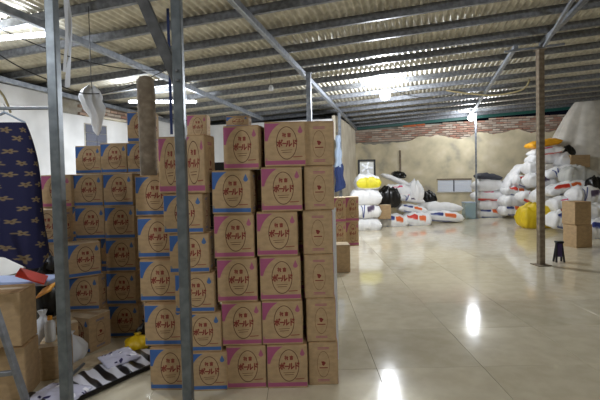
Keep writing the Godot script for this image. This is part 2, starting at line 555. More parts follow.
# ---------------------------------------------------------------- sacks
func sack_mesh(seed_: int) -> ArrayMesh:
	var n := FastNoiseLite.new()
	n.seed = seed_
	n.frequency = 0.9
	n.fractal_octaves = 3
	var st := begin()
	st.set_smooth_group(1)
	var NU := 28
	var NV := 20
	var cr := FastNoiseLite.new()
	cr.seed = seed_ + 5
	cr.frequency = 1.7
	cr.fractal_type = FastNoiseLite.FRACTAL_RIDGED
	cr.fractal_octaves = 2
	var P := [[], []]
	for side in 2:
		for j in NV + 1:
			for i in NU + 1:
				var s := -1.0 + 2.0 * i / NU
				var t := -1.0 + 2.0 * j / NV
				var prof := pow(maxf(0.0, 1.0 - pow(absf(s), 3.2)), 0.5) * pow(maxf(0.0, 1.0 - pow(absf(t), 3.0)), 0.5)
				var w := n.get_noise_3d(s * 1.6, t * 1.6, side * 7.0)
				var fold := 0.06 * sin(t * 9.0 + w * 6.0) * pow(absf(s), 3.0)
				var y := (0.47 + 0.16 * w + 0.09 * cr.get_noise_3d(s, t, seed_)) * prof + fold * prof
				if side == 1: y = -minf(0.5 * pow(prof, 0.6), 0.42 + 0.12 * w)
				if absf(s) > 0.999: y = 0.03 * sin(t * 7.0)
				var narrow := 1.0 - 0.10 * (1.0 - s * s) * 0.4
				var x := s * 0.5 * (1.0 + 0.05 * n.get_noise_2d(t * 2.0, 9.0 + side * 0.0))
				P[side].append(Vector3(x, y, t * 0.5 * narrow * (1.0 + 0.10 * n.get_noise_2d(s * 2.0, 3.0 + signf(t)) + 0.05 * cr.get_noise_2d(s * 1.5, signf(t) * 4.0) * absf(t))))
	for side in 2:
		for j in NV:
			for i in NU:
				for k in ([[0, 0], [1, 0], [1, 1], [0, 0], [1, 1], [0, 1]] if side == 0 else [[0, 0], [1, 1], [1, 0], [0, 0], [0, 1], [1, 1]]):
					var a: int = i + k[0]
					var b: int = j + k[1]
					var edge: bool = a == 0 or a == NU or b == 0 or b == NV
					var p: Vector3 = P[side][b * (NU + 1) + a]
					if edge: p = (P[0][b * (NU + 1) + a] + P[1][b * (NU + 1) + a]) / 2.0
					st.set_uv(Vector2(float(a) / NU, 0.5 * b / NV if side == 0 else 1.0 - 0.5 * b / NV))
					st.add_vertex(p)
	st.generate_normals()
	return st.commit()

func sack(label: String, group: String, at: Vector3, size: Vector3, turn: Vector3, material: Material, variant: int, called := "sack", category := "sack") -> MeshInstance3D:
	var o := part(numbered(called), sack_meshes[variant % sack_meshes.size()], material, self, at, turn)
	o.scale = size
	tag(o, label, category, group)
	return o

# tied plastic bag: squat crumpled bulb with a knotted neck
func bag_mesh(seed_: int) -> ArrayMesh:
	var n := FastNoiseLite.new()
	n.seed = seed_
	n.frequency = 1.2
	n.fractal_octaves = 3
	return sheet_mesh(func(u, v):
		var a: float = -u * TAU
		var prof: float = [0.0, 0.34, 0.45, 0.48, 0.46, 0.38, 0.25, 0.10, 0.07, 0.14, 0.0][int(round(v * 10))]
		var dir := Vector3(cos(a), 0, sin(a))
		var r: float = prof * (1.0 + 0.32 * n.get_noise_3d(dir.x * 1.3, v * 2.5, dir.z * 1.3) + 0.06 * sin(a * 9.0 + v * 5.0))
		return dir * r + Vector3.UP * [0.0, 0.0, 0.15, 0.32, 0.5, 0.66, 0.78, 0.86, 0.9, 1.0, 1.0][int(round(v * 10))], 28, 10)

const ORD := ["bottom", "second from the floor", "third from the floor", "fourth from the floor", "fifth from the floor", "sixth from the floor", "seventh from the floor", "eighth from the floor"]

# ---------------------------------------------------------------- lamps
func tube_lamp(a: Vector3, b: Vector3, energy: float, label: String) -> void:
	var t := thing("tube_lamp", label, "lamp", (a + b) / 2.0, 0.0, "tube lamps under the roof")
	var o := (a + b) / 2.0
	var dir := (b - a).normalized()
	part("tube", tube_mesh([a - o, b - o], 0.028, 12), M.lit, t)
	for e in [a, b]:
		part("end_cap", bar_mesh(e - o - dir * 0.02, e - o + dir * 0.02, 0.044, 0.05), M.white_plastic, t)
	for s in [-0.35, 0.35]:
		var p: Vector3 = o + dir * (s * a.distance_to(b))
		part("hanger", tube_mesh([p - o + Vector3.UP * 0.02, Vector3(p.x - o.x, roof_y(p.x, p.z) - o.y + 0.02, p.z - o.z)], 0.003, 6), M.steel, t)
	# the bare tube shines down and up
	for way in [-1.0, 1.0]:
		var l := AreaLight3D.new()
		l.name = "tube_light"
		l.area_size = Vector2(a.distance_to(b), 0.05)
		l.light_energy = energy if way < 0.0 else energy * 0.5
		l.light_color = Color(0.93, 0.96, 1.0)
		l.shadow_enabled = true
		l.area_range = 30.0
		t.add_child(l, true)
		# an area light shines along its -z
		var z := Vector3(0, -way, 0)
		z = (z - dir * z.dot(dir)).normalized()
		l.transform = Transform3D(Basis(dir, z.cross(dir), z), Vector3(0, way * 0.034, 0))

func bulb_lamp(at: Vector3, energy: float, label: String) -> void:
	var t := thing("bulb_lamp", label, "lamp", at, 0.0, "bulb lamps hanging from the roof")
	var r := 0.1
	var prof := []
	for k in 13:
		var a := PI * k / 12.0
		prof.append([sin(a) * r, -cos(a) * r])
	part("bulb", lathe_mesh(prof, 24), M.lit, t)
	part("socket", lathe_mesh([[0.0, r - 0.01], [0.035, r - 0.008], [0.035, r + 0.03], [0.028, r + 0.075], [0.0, r + 0.08]], 16), M.white_plastic, t)
	part("cable", tube_mesh([Vector3(0, r + 0.075, 0), Vector3(0, roof_y(at.x, at.z) - at.y + 0.02, 0)], 0.004, 6), M.cord_dark, t)
	var l := OmniLight3D.new()
	l.name = "bulb_light"
	l.light_energy = energy
	l.light_color = Color(0.95, 0.97, 1.0)
	l.light_size = r * 0.9
	l.omni_range = 40.0
	l.omni_attenuation = 2.0
	l.shadow_enabled = true
	t.add_child(l)

const GLOW := 14.0

# ================================================================ scene
func _ready() -> void:
	# ---- camera
	var cam := Camera3D.new()
	cam.name = "camera"
	add_child(cam)
	cam.position = Vector3(0, 1.5, 0)
	cam.basis = Basis(Vector3.UP, GRID_TURN) * Basis(Vector3.RIGHT, -deg_to_rad(1.8)) * Basis(Vector3(0, 0, 1), -deg_to_rad(1.25))
	cam.near = 0.05
	cam.far = 100.0
	cam.projection = Camera3D.PROJECTION_FRUSTUM
	cam.size = 2.0 * 0.05 * 200.0 / 433.0
	cam.frustum_offset = Vector2(0, -0.05 * 14.4 / 433.0)
	cam.current = true
	# ---- night sky and exposure
	var we := WorldEnvironment.new()
	we.name = "environment"
	var e := Environment.new()
	e.background_mode = Environment.BG_COLOR
	e.background_color = Color(0.05, 0.06, 0.09)
	e.tonemap_mode = Environment.TONE_MAPPER_LINEAR
	e.tonemap_exposure = 0.6
	e.sdfgi_enabled = true
	e.ssao_enabled = true
	e.ssil_enabled = true
	we.environment = e
	add_child(we)
	make_materials()
	for k in 6: sack_meshes.append(sack_mesh(k * 7 + 3))
	# ---- lamps
	bulb_lamp(Vector3(-0.52, 2.97, -8.75), 12.0, "round white bulb lamp hanging midway across the open floor")
	bulb_lamp(Vector3(1.66, 2.98, -13.6), 4.0, "round white bulb lamp hanging by the bare brick wall")
	tube_lamp(Vector3(-5.08, 3.02, -3.72), Vector3(-3.9, 3.085, -3.98), 10.0, "long white tube lamp near the hanging navy dress")
	tube_lamp(Vector3(-5.0, 2.85, -6.9), Vector3(-3.97, 2.875, -7.5), 9.0, "long white tube lamp behind the steel post and carton stacks")
	bulb_lamp(Vector3(-3.0, 2.95, 0.0), 4.0, "round white bulb lamp hanging over the aisle by the square posts")
	bulb_lamp(Vector3(2.2, 3.1, 0.8), 8.0, "added unseen bulb lamp brightening the near floor behind the viewer")  # fill bulb added out of view to brighten the near floor

	build_shell()
	build_posts()
	build_front_stack()
	build_back_stack()
	build_left_clutter()
	build_far_goods()
	build_hanging()

func build_shell() -> void:
	# ---- floor: slab with polished tiles on it
	var floor_ := structure("floor", "polished cream floor of large square tiles", "floor")
	part("slab", box_mesh(Vector3(18.0, 0.2, 27.0), 0.01, Vector3(0, -0.112, -5.0)), M.grout, floor_)
	var spots := []
	for i in range(-18, 19):
		for j in range(-16, 26):
			var u := i * 0.8 + 0.15
			var d := j * 0.8 + 0.43
			var p := grid(u, d)
			if p.x < -6.1 or p.x > 6.6 or p.z < -15.0 or p.z > 7.0: continue
			var seen: bool = d > 2.2 and absf(u) < 0.72 * d + 0.7
			spots.append([d if seen else 100.0 + p.length(), u, d])
	spots.sort_custom(func(a, b): return a[0] < b[0])
	rng.seed = 5
	var tile := box_mesh(Vector3(0.7975, 0.012, 0.7975), 0.0012, Vector3(0, -0.006, 0))
	var rest := begin()
	for k in spots.size():
		var s = spots[k]
		if k < 295 and s[0] < 100.0:
			var o := part("floor_tile", tile, M.tiles[rng.randi() % 4], floor_, grid(s[1], s[2], rng.randf_range(-0.0003, 0.0003)))
			o.rotation = Vector3(rng.randf_range(-1, 1) * 0.0011, GRID_TURN, rng.randf_range(-1, 1) * 0.0011)
		else:
			add_box(rest, grid(s[1], s[2], -0.006), Vector3(0.7975, 0.012, 0.7975), Basis(Vector3.UP, GRID_TURN), 0.001)
	var ro := part("floor_tiles_beyond", done(rest), M.tiles[0], floor_)
	ro.set_meta("kind", "stuff")

	# ---- ceiling: corrugated sheets on purlins and rafters
	var ceiling := structure("ceiling", "corrugated metal roof on grey steel purlins", "ceiling")
	var pitch := 0.09
	for k in 14:
		var x0 := -6.3 + k * 0.945
		var st := begin()
		st.set_smooth_group(1)
		var N := 88
		for i in N:
			var xa := x0 + 0.990 * i / N
			var xb := x0 + 0.990 * (i + 1) / N
			var ya := 0.017 * sin(xa / pitch * TAU) + (0.001 if k % 2 else 0.0)
			var yb := 0.017 * sin(xb / pitch * TAU) + (0.001 if k % 2 else 0.0)
			for j in 6:
				var za := 7.2 - j * 3.75
				var zb := 7.2 - (j + 1) * 3.75
				quad(st, Vector3(xa, roof_y(xa, za) + 0.117 + ya, za), Vector3(xa, roof_y(xa, zb) + 0.117 + ya, zb), Vector3(xb, roof_y(xb, zb) + 0.117 + yb, zb), Vector3(xb, roof_y(xb, za) + 0.117 + yb, za))
		part("roof_sheet", done(st), M.galvanised, ceiling)
	for z in [6.0, 5.0, 4.0, 3.0, 2.0, 1.0, 0.0, -0.8, -1.6, -2.4, -3.15, -3.9, -4.65, -5.4, -6.1, -6.86, -7.32, -8.09, -8.88, -9.75, -10.67, -11.5, -12.3, -13.1, -13.9, -14.7]:
		part("purlin", channel_mesh(Vector3(-6.3, roof_y(-6.3, z) + 0.05, z), Vector3(6.9, roof_y(6.9, z) + 0.05, z), 0.05, 0.098), M.steel_dark, ceiling)
	# green closing strip under the eaves of the end wall
	for r in [[-6.02, -6.0, 6.5, -11.0], [-3.85, -3.87, 6.5, -11.0], [-1.62, -1.86, 6.5, -14.9]]:
		part("rafter", bar_mesh(Vector3(r[0], roof_y(r[0], r[2]) - 0.04, r[2]), Vector3(r[1], roof_y(r[1], r[3]) - 0.04, r[3]), 0.06, 0.08), M.steel, ceiling)
	part("rafter", bar_mesh(Vector3(1.88, roof_y(1.88, -7.3) - 0.03, -7.3), Vector3(2.25, roof_y(2.2, 6.5) - 0.03, 6.5), 0.06, 0.06), M.steel, ceiling)
	part("rafter", bar_mesh(Vector3(1.53, roof_y(1.53, -7.3) - 0.03, -7.25), Vector3(1.72, roof_y(1.72, -14.8) - 0.03, -14.8), 0.06, 0.06), M.steel, ceiling)
	part("crossbar", bar_mesh(Vector3(1.38, roof_y(1.4, -7.3) - 0.075, -7.3), Vector3(2.2, roof_y(2.2, -7.3) - 0.075, -7.3), 0.05, 0.03), M.steel, ceiling)
	part("brace", bar_mesh(Vector3(1.9, 3.28, -7.2), Vector3(1.66, 3.4, -4.6), 0.04, 0.04), M.steel, ceiling)

	# ---- end wall: bare brick courses above a plaster coat with a ragged top edge
	var wb := structure("wall_back", "stained plaster end wall with bare brick courses on top", "wall")
	part("core", box_mesh(Vector3(9.2, 3.0, 0.2), 0.01, Vector3(2.6, 1.5, -15.15)), M.render_grey, wb)
	var brick := box_mesh(Vector3(0.205, 0.052, 0.1), 0.004)
	rng.seed = 77
	var course := 0
	var made := 0
	while course < 9:
		var y := 2.50 + course * 0.07
		var x := -1.9 + (0.11 if course % 2 else 0.0)
		while x < 6.4:
			if y + 0.05 < roof_y(x, -15.0) - 0.06 and made < 290 and y > 2.50 + 0.04 * (x - 1) - 0.1:
				part("brick", brick, M.bricks[rng.randi() % 5], wb, Vector3(x, y, -15.0 + rng.randf_range(-0.012, 0.008)), Vector3(0, rng.randf_range(-0.02, 0.02), 0))
				made += 1
			x += 0.218
		course += 1
	part("hollow_brick", box_mesh(Vector3(0.42, 0.17, 0.12), 0.006), M.orange_brick, wb, Vector3(-0.1, 3.01, -14.93))
	part("hollow_brick", box_mesh(Vector3(0.26, 0.16, 0.12), 0.006), M.orange_brick, wb, Vector3(0.26, 3.03, -14.93))
	var nz := FastNoiseLite.new()
	nz.seed = 6
	nz.frequency = 0.9
	nz.fractal_octaves = 5
	var pl := begin()
	var NP := 120
	var top := func(x): return 2.50 + 0.035 * x + 0.22 * nz.get_noise_1d(x * 1.2)
	for i in NP:
		var xa := -1.95 + 8.6 * i / NP
		var xb := -1.95 + 8.6 * (i + 1) / NP
		var ya: float = top.call(xa)
		var yb: float = top.call(xb)
		pl.set_smooth_group(-1)
		quad(pl, Vector3(xa, ya, -14.925), Vector3(xb, yb, -14.925), Vector3(xb, 0, -14.925), Vector3(xa, 0, -14.925))
		quad(pl, Vector3(xa, ya, -15.06), Vector3(xb, yb, -15.06), Vector3(xb, yb, -14.925), Vector3(xa, ya, -14.925))
	part("plaster", done(pl), M.plaster, wb)
	part("downpipe", tube_mesh([Vector3(-0.42, 0.3, -14.9), Vector3(-0.42, 2.15, -14.9)], 0.03, 8), M.concrete, wb)
	var trim := structure("trim_1", "dark green strip along the top of the brick end wall", "trim")
	part("strip", bar_mesh(Vector3(-1.9, roof_y(-1.9, -14.85) - 0.02, -14.85), Vector3(6.5, roof_y(6.5, -14.85) - 0.02, -14.85), 0.06, 0.11), M.green_trim, trim)

	# window in the end wall, two white louvred lights under a dark lintel
	var w1 := structure("window_1", "low window with two white panels in the end wall", "window")
	part("frame", box_mesh(Vector3(1.08, 0.05, 0.05), 0.005, Vector3(1.28, 1.155, -14.9)), M.concrete, w1)
	part("frame", box_mesh(Vector3(1.08, 0.03, 0.05), 0.005, Vector3(1.28, 0.745, -14.9)), M.white_plastic, w1)
	part("mullion", box_mesh(Vector3(0.035, 0.4, 0.05), 0.005, Vector3(1.27, 0.945, -14.9)), M.pane_grey, w1)
	for s in [[1.01, 0.48], [1.55, 0.52]]:
		for k in 4:
			part("slat", box_mesh(Vector3(s[1], 0.094, 0.012), 0.003), M.louvre, w1, Vector3(s[0], 0.812 + k * 0.096, -14.905), Vector3(0.12, 0, 0))

	# ---- side walls
	var wl := structure("wall_left", "white painted side wall with a patch of bare brick", "wall")
	part("core", box_mesh(Vector3(0.2, 3.0, 18.0), 0.01, Vector3(-6.22, 1.5, -2.0)), M.render_grey, wl)
	part("paint", box_mesh(Vector3(0.06, 2.66, 18.0), 0.01, Vector3(-6.1, 1.33, -2.0)), M.white_wall, wl)
	part("paint", box_mesh(Vector3(0.06, 0.30, 13.3), 0.01, Vector3(-6.1, 2.81, 0.35)), M.white_wall, wl)
	part("paint", box_mesh(Vector3(0.06, 0.30, 2.0), 0.01, Vector3(-6.1, 2.81, -10.0)), M.white_wall, wl)
	rng.seed = 78
	for c in 4:
		for k in 9:
			part("brick", brick, M.bricks[(rng.randi() % 5)], wl, Vector3(-6.12, 2.70 + c * 0.07, -7.0 - k * 0.218 - (0.109 if c % 2 else 0.0)), Vector3(0, PI / 2 + rng.randf_range(-0.02, 0.02), 0))
	part("ledge", box_mesh(Vector3(0.12, 0.03, 1.1), 0.006, Vector3(-6.05, 2.675, -7.6)), M.cream_wall, wl)
	var w2 := structure("window_2", "small dark grey window in the white side wall", "window")
	for r in 3:
		for c in 2:
			part("pane", box_mesh(Vector3(0.02, 0.155, 0.28), 0.003), M.pane_grey, w2, Vector3(-6.06, 2.10 + r * 0.165, -7.16 - c * 0.29))
	part("frame", box_mesh(Vector3(0.015, 0.54, 0.64), 0.004, Vector3(-6.072, 2.26, -7.305)), M.render_grey, w2)
	var wi := structure("wall_inner", "cream partition wall standing on from the end wall", "wall")
	part("core", box_mesh(Vector3(0.14, 2.96, 3.75), 0.02, Vector3(-1.98, 1.48, -13.08)), M.cream_wall, wi)
	var wr := structure("wall_bay", "white rear wall of the side bay behind the stacks", "wall")
	part("core", box_mesh(Vector3(4.2, 2.85, 0.2), 0.01, Vector3(-4.1, 1.425, -11.1)), M.white_wall, wr)
	var wg := structure("wall_right", "plastered wall on the far side of the open floor", "wall")
	part("core", box_mesh(Vector3(0.2, 3.35, 22.6), 0.01, Vector3(6.75, 1.675, -3.95)), M.plaster, wg)
	var wf := structure("wall_front", "plastered wall behind the viewer", "wall")
	part("core", box_mesh(Vector3(13.2, 3.3, 0.2), 0.01, Vector3(0.25, 1.65, 7.1)), M.plaster, wf)

func post(label: String, at: Vector3, width: float, top: float, material: Material, turn := 0.0) -> Node3D:
	var t := thing("steel_post", label, "post", at, turn, "steel posts carrying the roof")
	part("tube", box_mesh(Vector3(width, top, width), 0.006, Vector3(0, top / 2, 0)), material, t)
	part("base_plate", box_mesh(Vector3(width * 2.4, 0.012, width * 2.4), 0.002, Vector3(0, 0.006, 0)), material, t)
	part("cap_plate", box_mesh(Vector3(width * 1.5, 0.01, width * 1.5), 0.002, Vector3(0, top - 0.005, 0)), material, t)
	return t

func build_posts() -> void:
	var p1 := grid(-1.517, 2.72)
	var p2 := grid(-0.741, 2.72)
	post("grey square steel post beside the hanging navy dress", p1, 0.062, roof_y(p1.x, p1.z) - 0.005, M.post, GRID_TURN)
	var t := post("grey square steel post with a diagonal brace before the blue-printed cartons", p2, 0.062, roof_y(p2.x, p2.z) - 0.005, M.post, GRID_TURN)
	var brace := part("brace", bar_mesh(Vector3(0.0, 2.05, -0.033), Vector3(-0.46, 3.2, -0.033), 0.04, 0.07), M.brace, t)
	for y in [2.08, 2.14]:
		part("bolt", lathe_mesh([[0.0, 0.0], [0.011, 0.0], [0.011, 0.012], [0.0, 0.012]], 6), M.steel_dark, brace, Vector3(0, y, 0.031), Vector3(PI / 2, 0, 0))
	post("tall steel post standing in the middle of the open tile floor", Vector3(1.867, 0, -7.283), 0.088, 3.26, M.concrete, 0.35)
	post("steel post rising behind the front carton stack", Vector3(-1.65, 0, -7.0), 0.075, roof_y(-1.65, -7.0) - 0.08, M.steel)
	post("steel post at the end of the cream partition", Vector3(-1.82, 0, -11.08), 0.075, roof_y(-1.82, -11.08) - 0.08, M.steel)
	post("thin steel post beside the stack of white sacks at the end wall", Vector3(1.8, 0, -13.75), 0.05, roof_y(1.8, -13.75) - 0.06, M.steel)

func build_front_stack() -> void:
	var g := "cartons of the front stack"
	# [u of the centre, turn in degrees] for every row from the floor up
	var cols := [
		["pink-printed carton, %s in the column between blue-printed and narrow-faced columns", "pink", CARTON, 2.97, [[-0.403, 1.0], [-0.426, 0.5], [-0.450, 1.0], [-0.462, 0.0]]],
		["pink-printed carton, %s in the column next to the narrow-faced cartons", "pink", Vector3(0.28, 0.305, 0.212), 2.965, [[-0.116, 0.5], [-0.142, 0.0], [-0.150, 0.5], [-0.162, -1.0], [-0.128, 1.0], [-0.100, 2.0]]]]
	for c in cols:
		var h := 0.0
		for k in c[4].size():
			var r = c[4][k]
			carton(c[0] % ORD[k], g, grid(r[0], c[3] + 0.106, h), GRID_TURN + deg_to_rad(r[1]), c[2], c[1])
			h += c[2].y + 0.003
	var h4: float = 4 * (CARTON.y + 0.003)
	carton("blue-printed carton in the pink-printed column, just under its top carton", g, grid(-0.462, 3.085, h4), GRID_TURN - 0.12, CARTON, "blue")
	carton("pink-printed carton turned askew on top of a blue-printed one", g, grid(-0.385, 3.085, h4 + CARTON.y + 0.003), GRID_TURN - 0.15, Vector3(0.25, 0.302, 0.212), "pink")
	carton("flat small carton lying on the askew top pink-printed carton", g, grid(-0.43, 3.14, h4 + 2 * (CARTON.y + 0.003)), GRID_TURN - 0.05, Vector3(0.16, 0.075, 0.14), "blue")
	# narrow ends: the same cartons turned by a quarter
	var us := [0.136, 0.129, 0.118, 0.117, 0.130, 0.140]
	for k in 6:
		carton("brown carton with narrow end outward, %s in its column" % ORD[k], g, grid(us[k], 3.0 + 0.1375, k * 0.3085), GRID_TURN + PI / 2 + deg_to_rad([0.5, -0.5, 0.5, 0.0, 1.0, -1.0][k]), Vector3(0.275, 0.3055, 0.207), "pink")
	# blue-printed columns
	var b1 := [[-0.935, 2.97], [-0.975, 3.0], [-1.015, 3.05], [-1.045, 3.11], [-1.07, 3.16]]
	for k in 5:
		carton("blue-printed carton, %s in the outermost front column" % ORD[k], g, grid(b1[k][0], b1[k][1] + 0.11, k * 0.3), GRID_TURN + deg_to_rad([-2.0, -1.0, -1.5, 0.0, -1.0][k]), Vector3(0.27, 0.297, 0.212), "blue")
	var b2 := [-0.668, -0.700, -0.738, -0.770, -0.800]
	for k in 5:
		carton("blue-printed carton, %s in the column beside pink ones" % ORD[k], g, grid(b2[k], 3.05, k * 0.274), GRID_TURN + deg_to_rad([1.0, 0.0, -1.0, 1.0, -1.0][k]), Vector3(0.270, 0.271, 0.2), "blue")
	carton("slim tall pink-printed carton on the column behind the braced post", g, grid(-0.885, 3.07, 5 * 0.274), GRID_TURN - 0.06, Vector3(0.155, 0.39, 0.2), "pink")
	carton("wider tall pink-printed carton on the column behind the braced post", g, grid(-0.715, 3.07, 5 * 0.274), GRID_TURN - 0.16, Vector3(0.17, 0.40, 0.2), "pink")
	# second layer, seen in the gaps between the columns
	for k in 6:
		carton("carton, %s in the second layer behind the pink-printed column beside blue ones" % ORD[k], g, grid(-0.40, 3.33, k * 0.3055), GRID_TURN, CARTON, "pink")
		carton("carton, %s in the second layer behind the middle pink-printed column" % ORD[k], g, grid(-0.105, 3.33, k * 0.3055), GRID_TURN, CARTON, "pink")
	# white pipe standing behind the narrow-faced column
	var wp := thing("plastic_pipe", "white plastic pipe standing upright behind the narrow-faced cartons", "pipe", grid(0.262, 3.42))
	part("pipe", tube_mesh([Vector3(0, 0, 0), Vector3(-0.005, 1.18, 0)], 0.02, 12), M.white_plastic, wp)
	part("end_cap", tube_mesh([Vector3(-0.005, 1.18, 0), Vector3(-0.005, 1.21, 0)], 0.024, 12), M.white_plastic, wp)

func build_back_stack() -> void:
	var g := "cartons stacked in the side bay"
	var H := 0.302
	# columns at the back, by centre u, front depth d, rows
	# [label, centre u, front d and turn for every row]
	var cols := [["printed carton, %s in the bay column nearest the front stack", [[-1.665, 3.98, 0.02], [-1.675, 3.98, -0.03], [-1.68, 4.0, 0.0], [-1.68, 4.0, 0.02], [-1.68, 4.0, -0.03]]],
		["printed carton, %s in the middle column of the side bay", [[-1.955, 3.84, 0.0], [-1.965, 3.84, 0.04], [-1.99, 3.80, 0.62], [-1.965, 4.02, 0.03], [-1.97, 4.02, -0.02]]],
		["printed carton, %s in the bay column nearest the white wall", [[-2.26, 3.80, 0.0], [-2.26, 3.80, 0.03], [-2.27, 3.82, -0.04], [-2.25, 3.80, 0.05]]]]
	for c in cols:
		for k in c[1].size():
			var q: Array = c[1][k]
			carton(c[0] % ORD[k], g, grid(q[0], q[1] + 0.106, k * (H + 0.003)), GRID_TURN + q[2], CARTON, "pink" if q[0] == -2.27 else "blue", k >= 2)
	carton("pale pink-printed carton on the bay column nearest the white wall", g, grid(-2.24, 4.08, 4 * (H + 0.003)), GRID_TURN, CARTON, "pink", true)
	for k in 5:
		carton("carton, %s in the rear bay column behind the middle one" % ORD[k], g, grid(-2.17, 4.42, k * (H + 0.003)), GRID_TURN, CARTON, "blue")
		carton("carton, %s in the rear bay column behind the nearest one" % ORD[k], g, grid(-1.87, 4.42, k * (H + 0.003)), GRID_TURN, CARTON, "blue")
	rng.seed = 14
	var h5 := 5 * (H + 0.003)
	carton("top printed carton of the middle column in the side bay", g, grid(-2.0, 4.20, h5), GRID_TURN + 0.05, Vector3(0.235, 0.265, 0.212), "blue", true)
	carton("top printed carton of the bay column next to the front stack", g, grid(-1.755, 4.20, h5), GRID_TURN + 0.03, Vector3(0.245, 0.285, 0.212), "blue", true)
	for k in 5:
		carton("printed brown carton, %s in the bay column behind the timber post" % ORD[k], g, grid(-1.30, 4.14, k * (H + 0.003)), GRID_TURN, CARTON, "blue")
	carton("printed carton bridging two bay columns beside the timber post", g, grid(-1.508, 4.20, h5), GRID_TURN + 0.02, Vector3(0.235, 0.285, 0.212), "blue", true)
	carton("topmost printed carton of the side bay beside the timber post", g, grid(-1.50, 4.20, h5 + 0.288), GRID_TURN + 0.04, Vector3(0.235, 0.285, 0.212), "blue", true)
	# cartons pulled forward in the bay
	carton("printed carton standing forward on the bay floor with a lit-coloured lid", g, grid(-1.91, 3.79, 0), GRID_TURN - 0.35, Vector3(0.30, 0.30, 0.24), "blue", true)
	carton("plain carton, bottom of the askew column behind the square post", g, grid(-2.02, 3.55, 0), GRID_TURN + 0.75, Vector3(0.24, 0.30, 0.2), "kraft", true)
	# pale cartons against the white wall
	for k in 5:
		carton("pale carton, %s in the stack behind the navy dress" % ORD[k], "pale cartons behind the dress", grid(-2.75, 4.6, k * 0.29), GRID_TURN + 0.1 * (k % 2), Vector3(0.30, 0.286, 0.26), "blue", true)
	# columns beyond, seen over the front stack
	for k in 7:
		carton("brown carton, %s in the column behind the blue-printed front stack" % ORD[k], "cartons behind the front stack", grid(-1.285, 5.6, k * 0.322), GRID_TURN + deg_to_rad(rng.randf_range(-3, 3)), Vector3(0.25, 0.318, 0.22), "pink", true)
	# timber post
	var tp := thing("timber_post", "weathered brown timber post standing among the bay cartons", "post", grid(-1.352, 3.9))
	part("shaft", tube_mesh([Vector3(0, 0, 0), Vector3(0.01, 0.8, 0), Vector3(0.0, 1.6, 0.01), Vector3(-0.005, 2.2, 0), Vector3(-0.01, 2.35, 0.0), Vector3(-0.01, 2.38, 0)], [0.074, 0.072, 0.074, 0.08, 0.075, 0.05], 9), M.concrete, tp)
	# black crates and white bag seen over the stack
	for k in 6:
		var c := thing("plastic_crate", "black plastic crate, %s in the pile behind the pink-printed cartons" % ORD[k], "crate", grid(-1.02 + 0.01 * (k % 2), 5.7, k * 0.275), GRID_TURN + 0.06 * (k % 3), "black crates")
		for s in [-1, 1]:
			part("side", box_mesh(Vector3(0.40, 0.25, 0.012), 0.003, Vector3(0, 0.135, s * 0.144)), M.black, c)
			part("end", box_mesh(Vector3(0.012, 0.25, 0.276), 0.003, Vector3(s * 0.194, 0.135, 0)), M.black, c)
		part("rim", box_mesh(Vector3(0.43, 0.016, 0.33), 0.004, Vector3(0, 0.262, 0)), M.black_plastic, c)
		part("bottom", box_mesh(Vector3(0.38, 0.012, 0.28), 0.003, Vector3(0, 0.006, 0)), M.black, c)

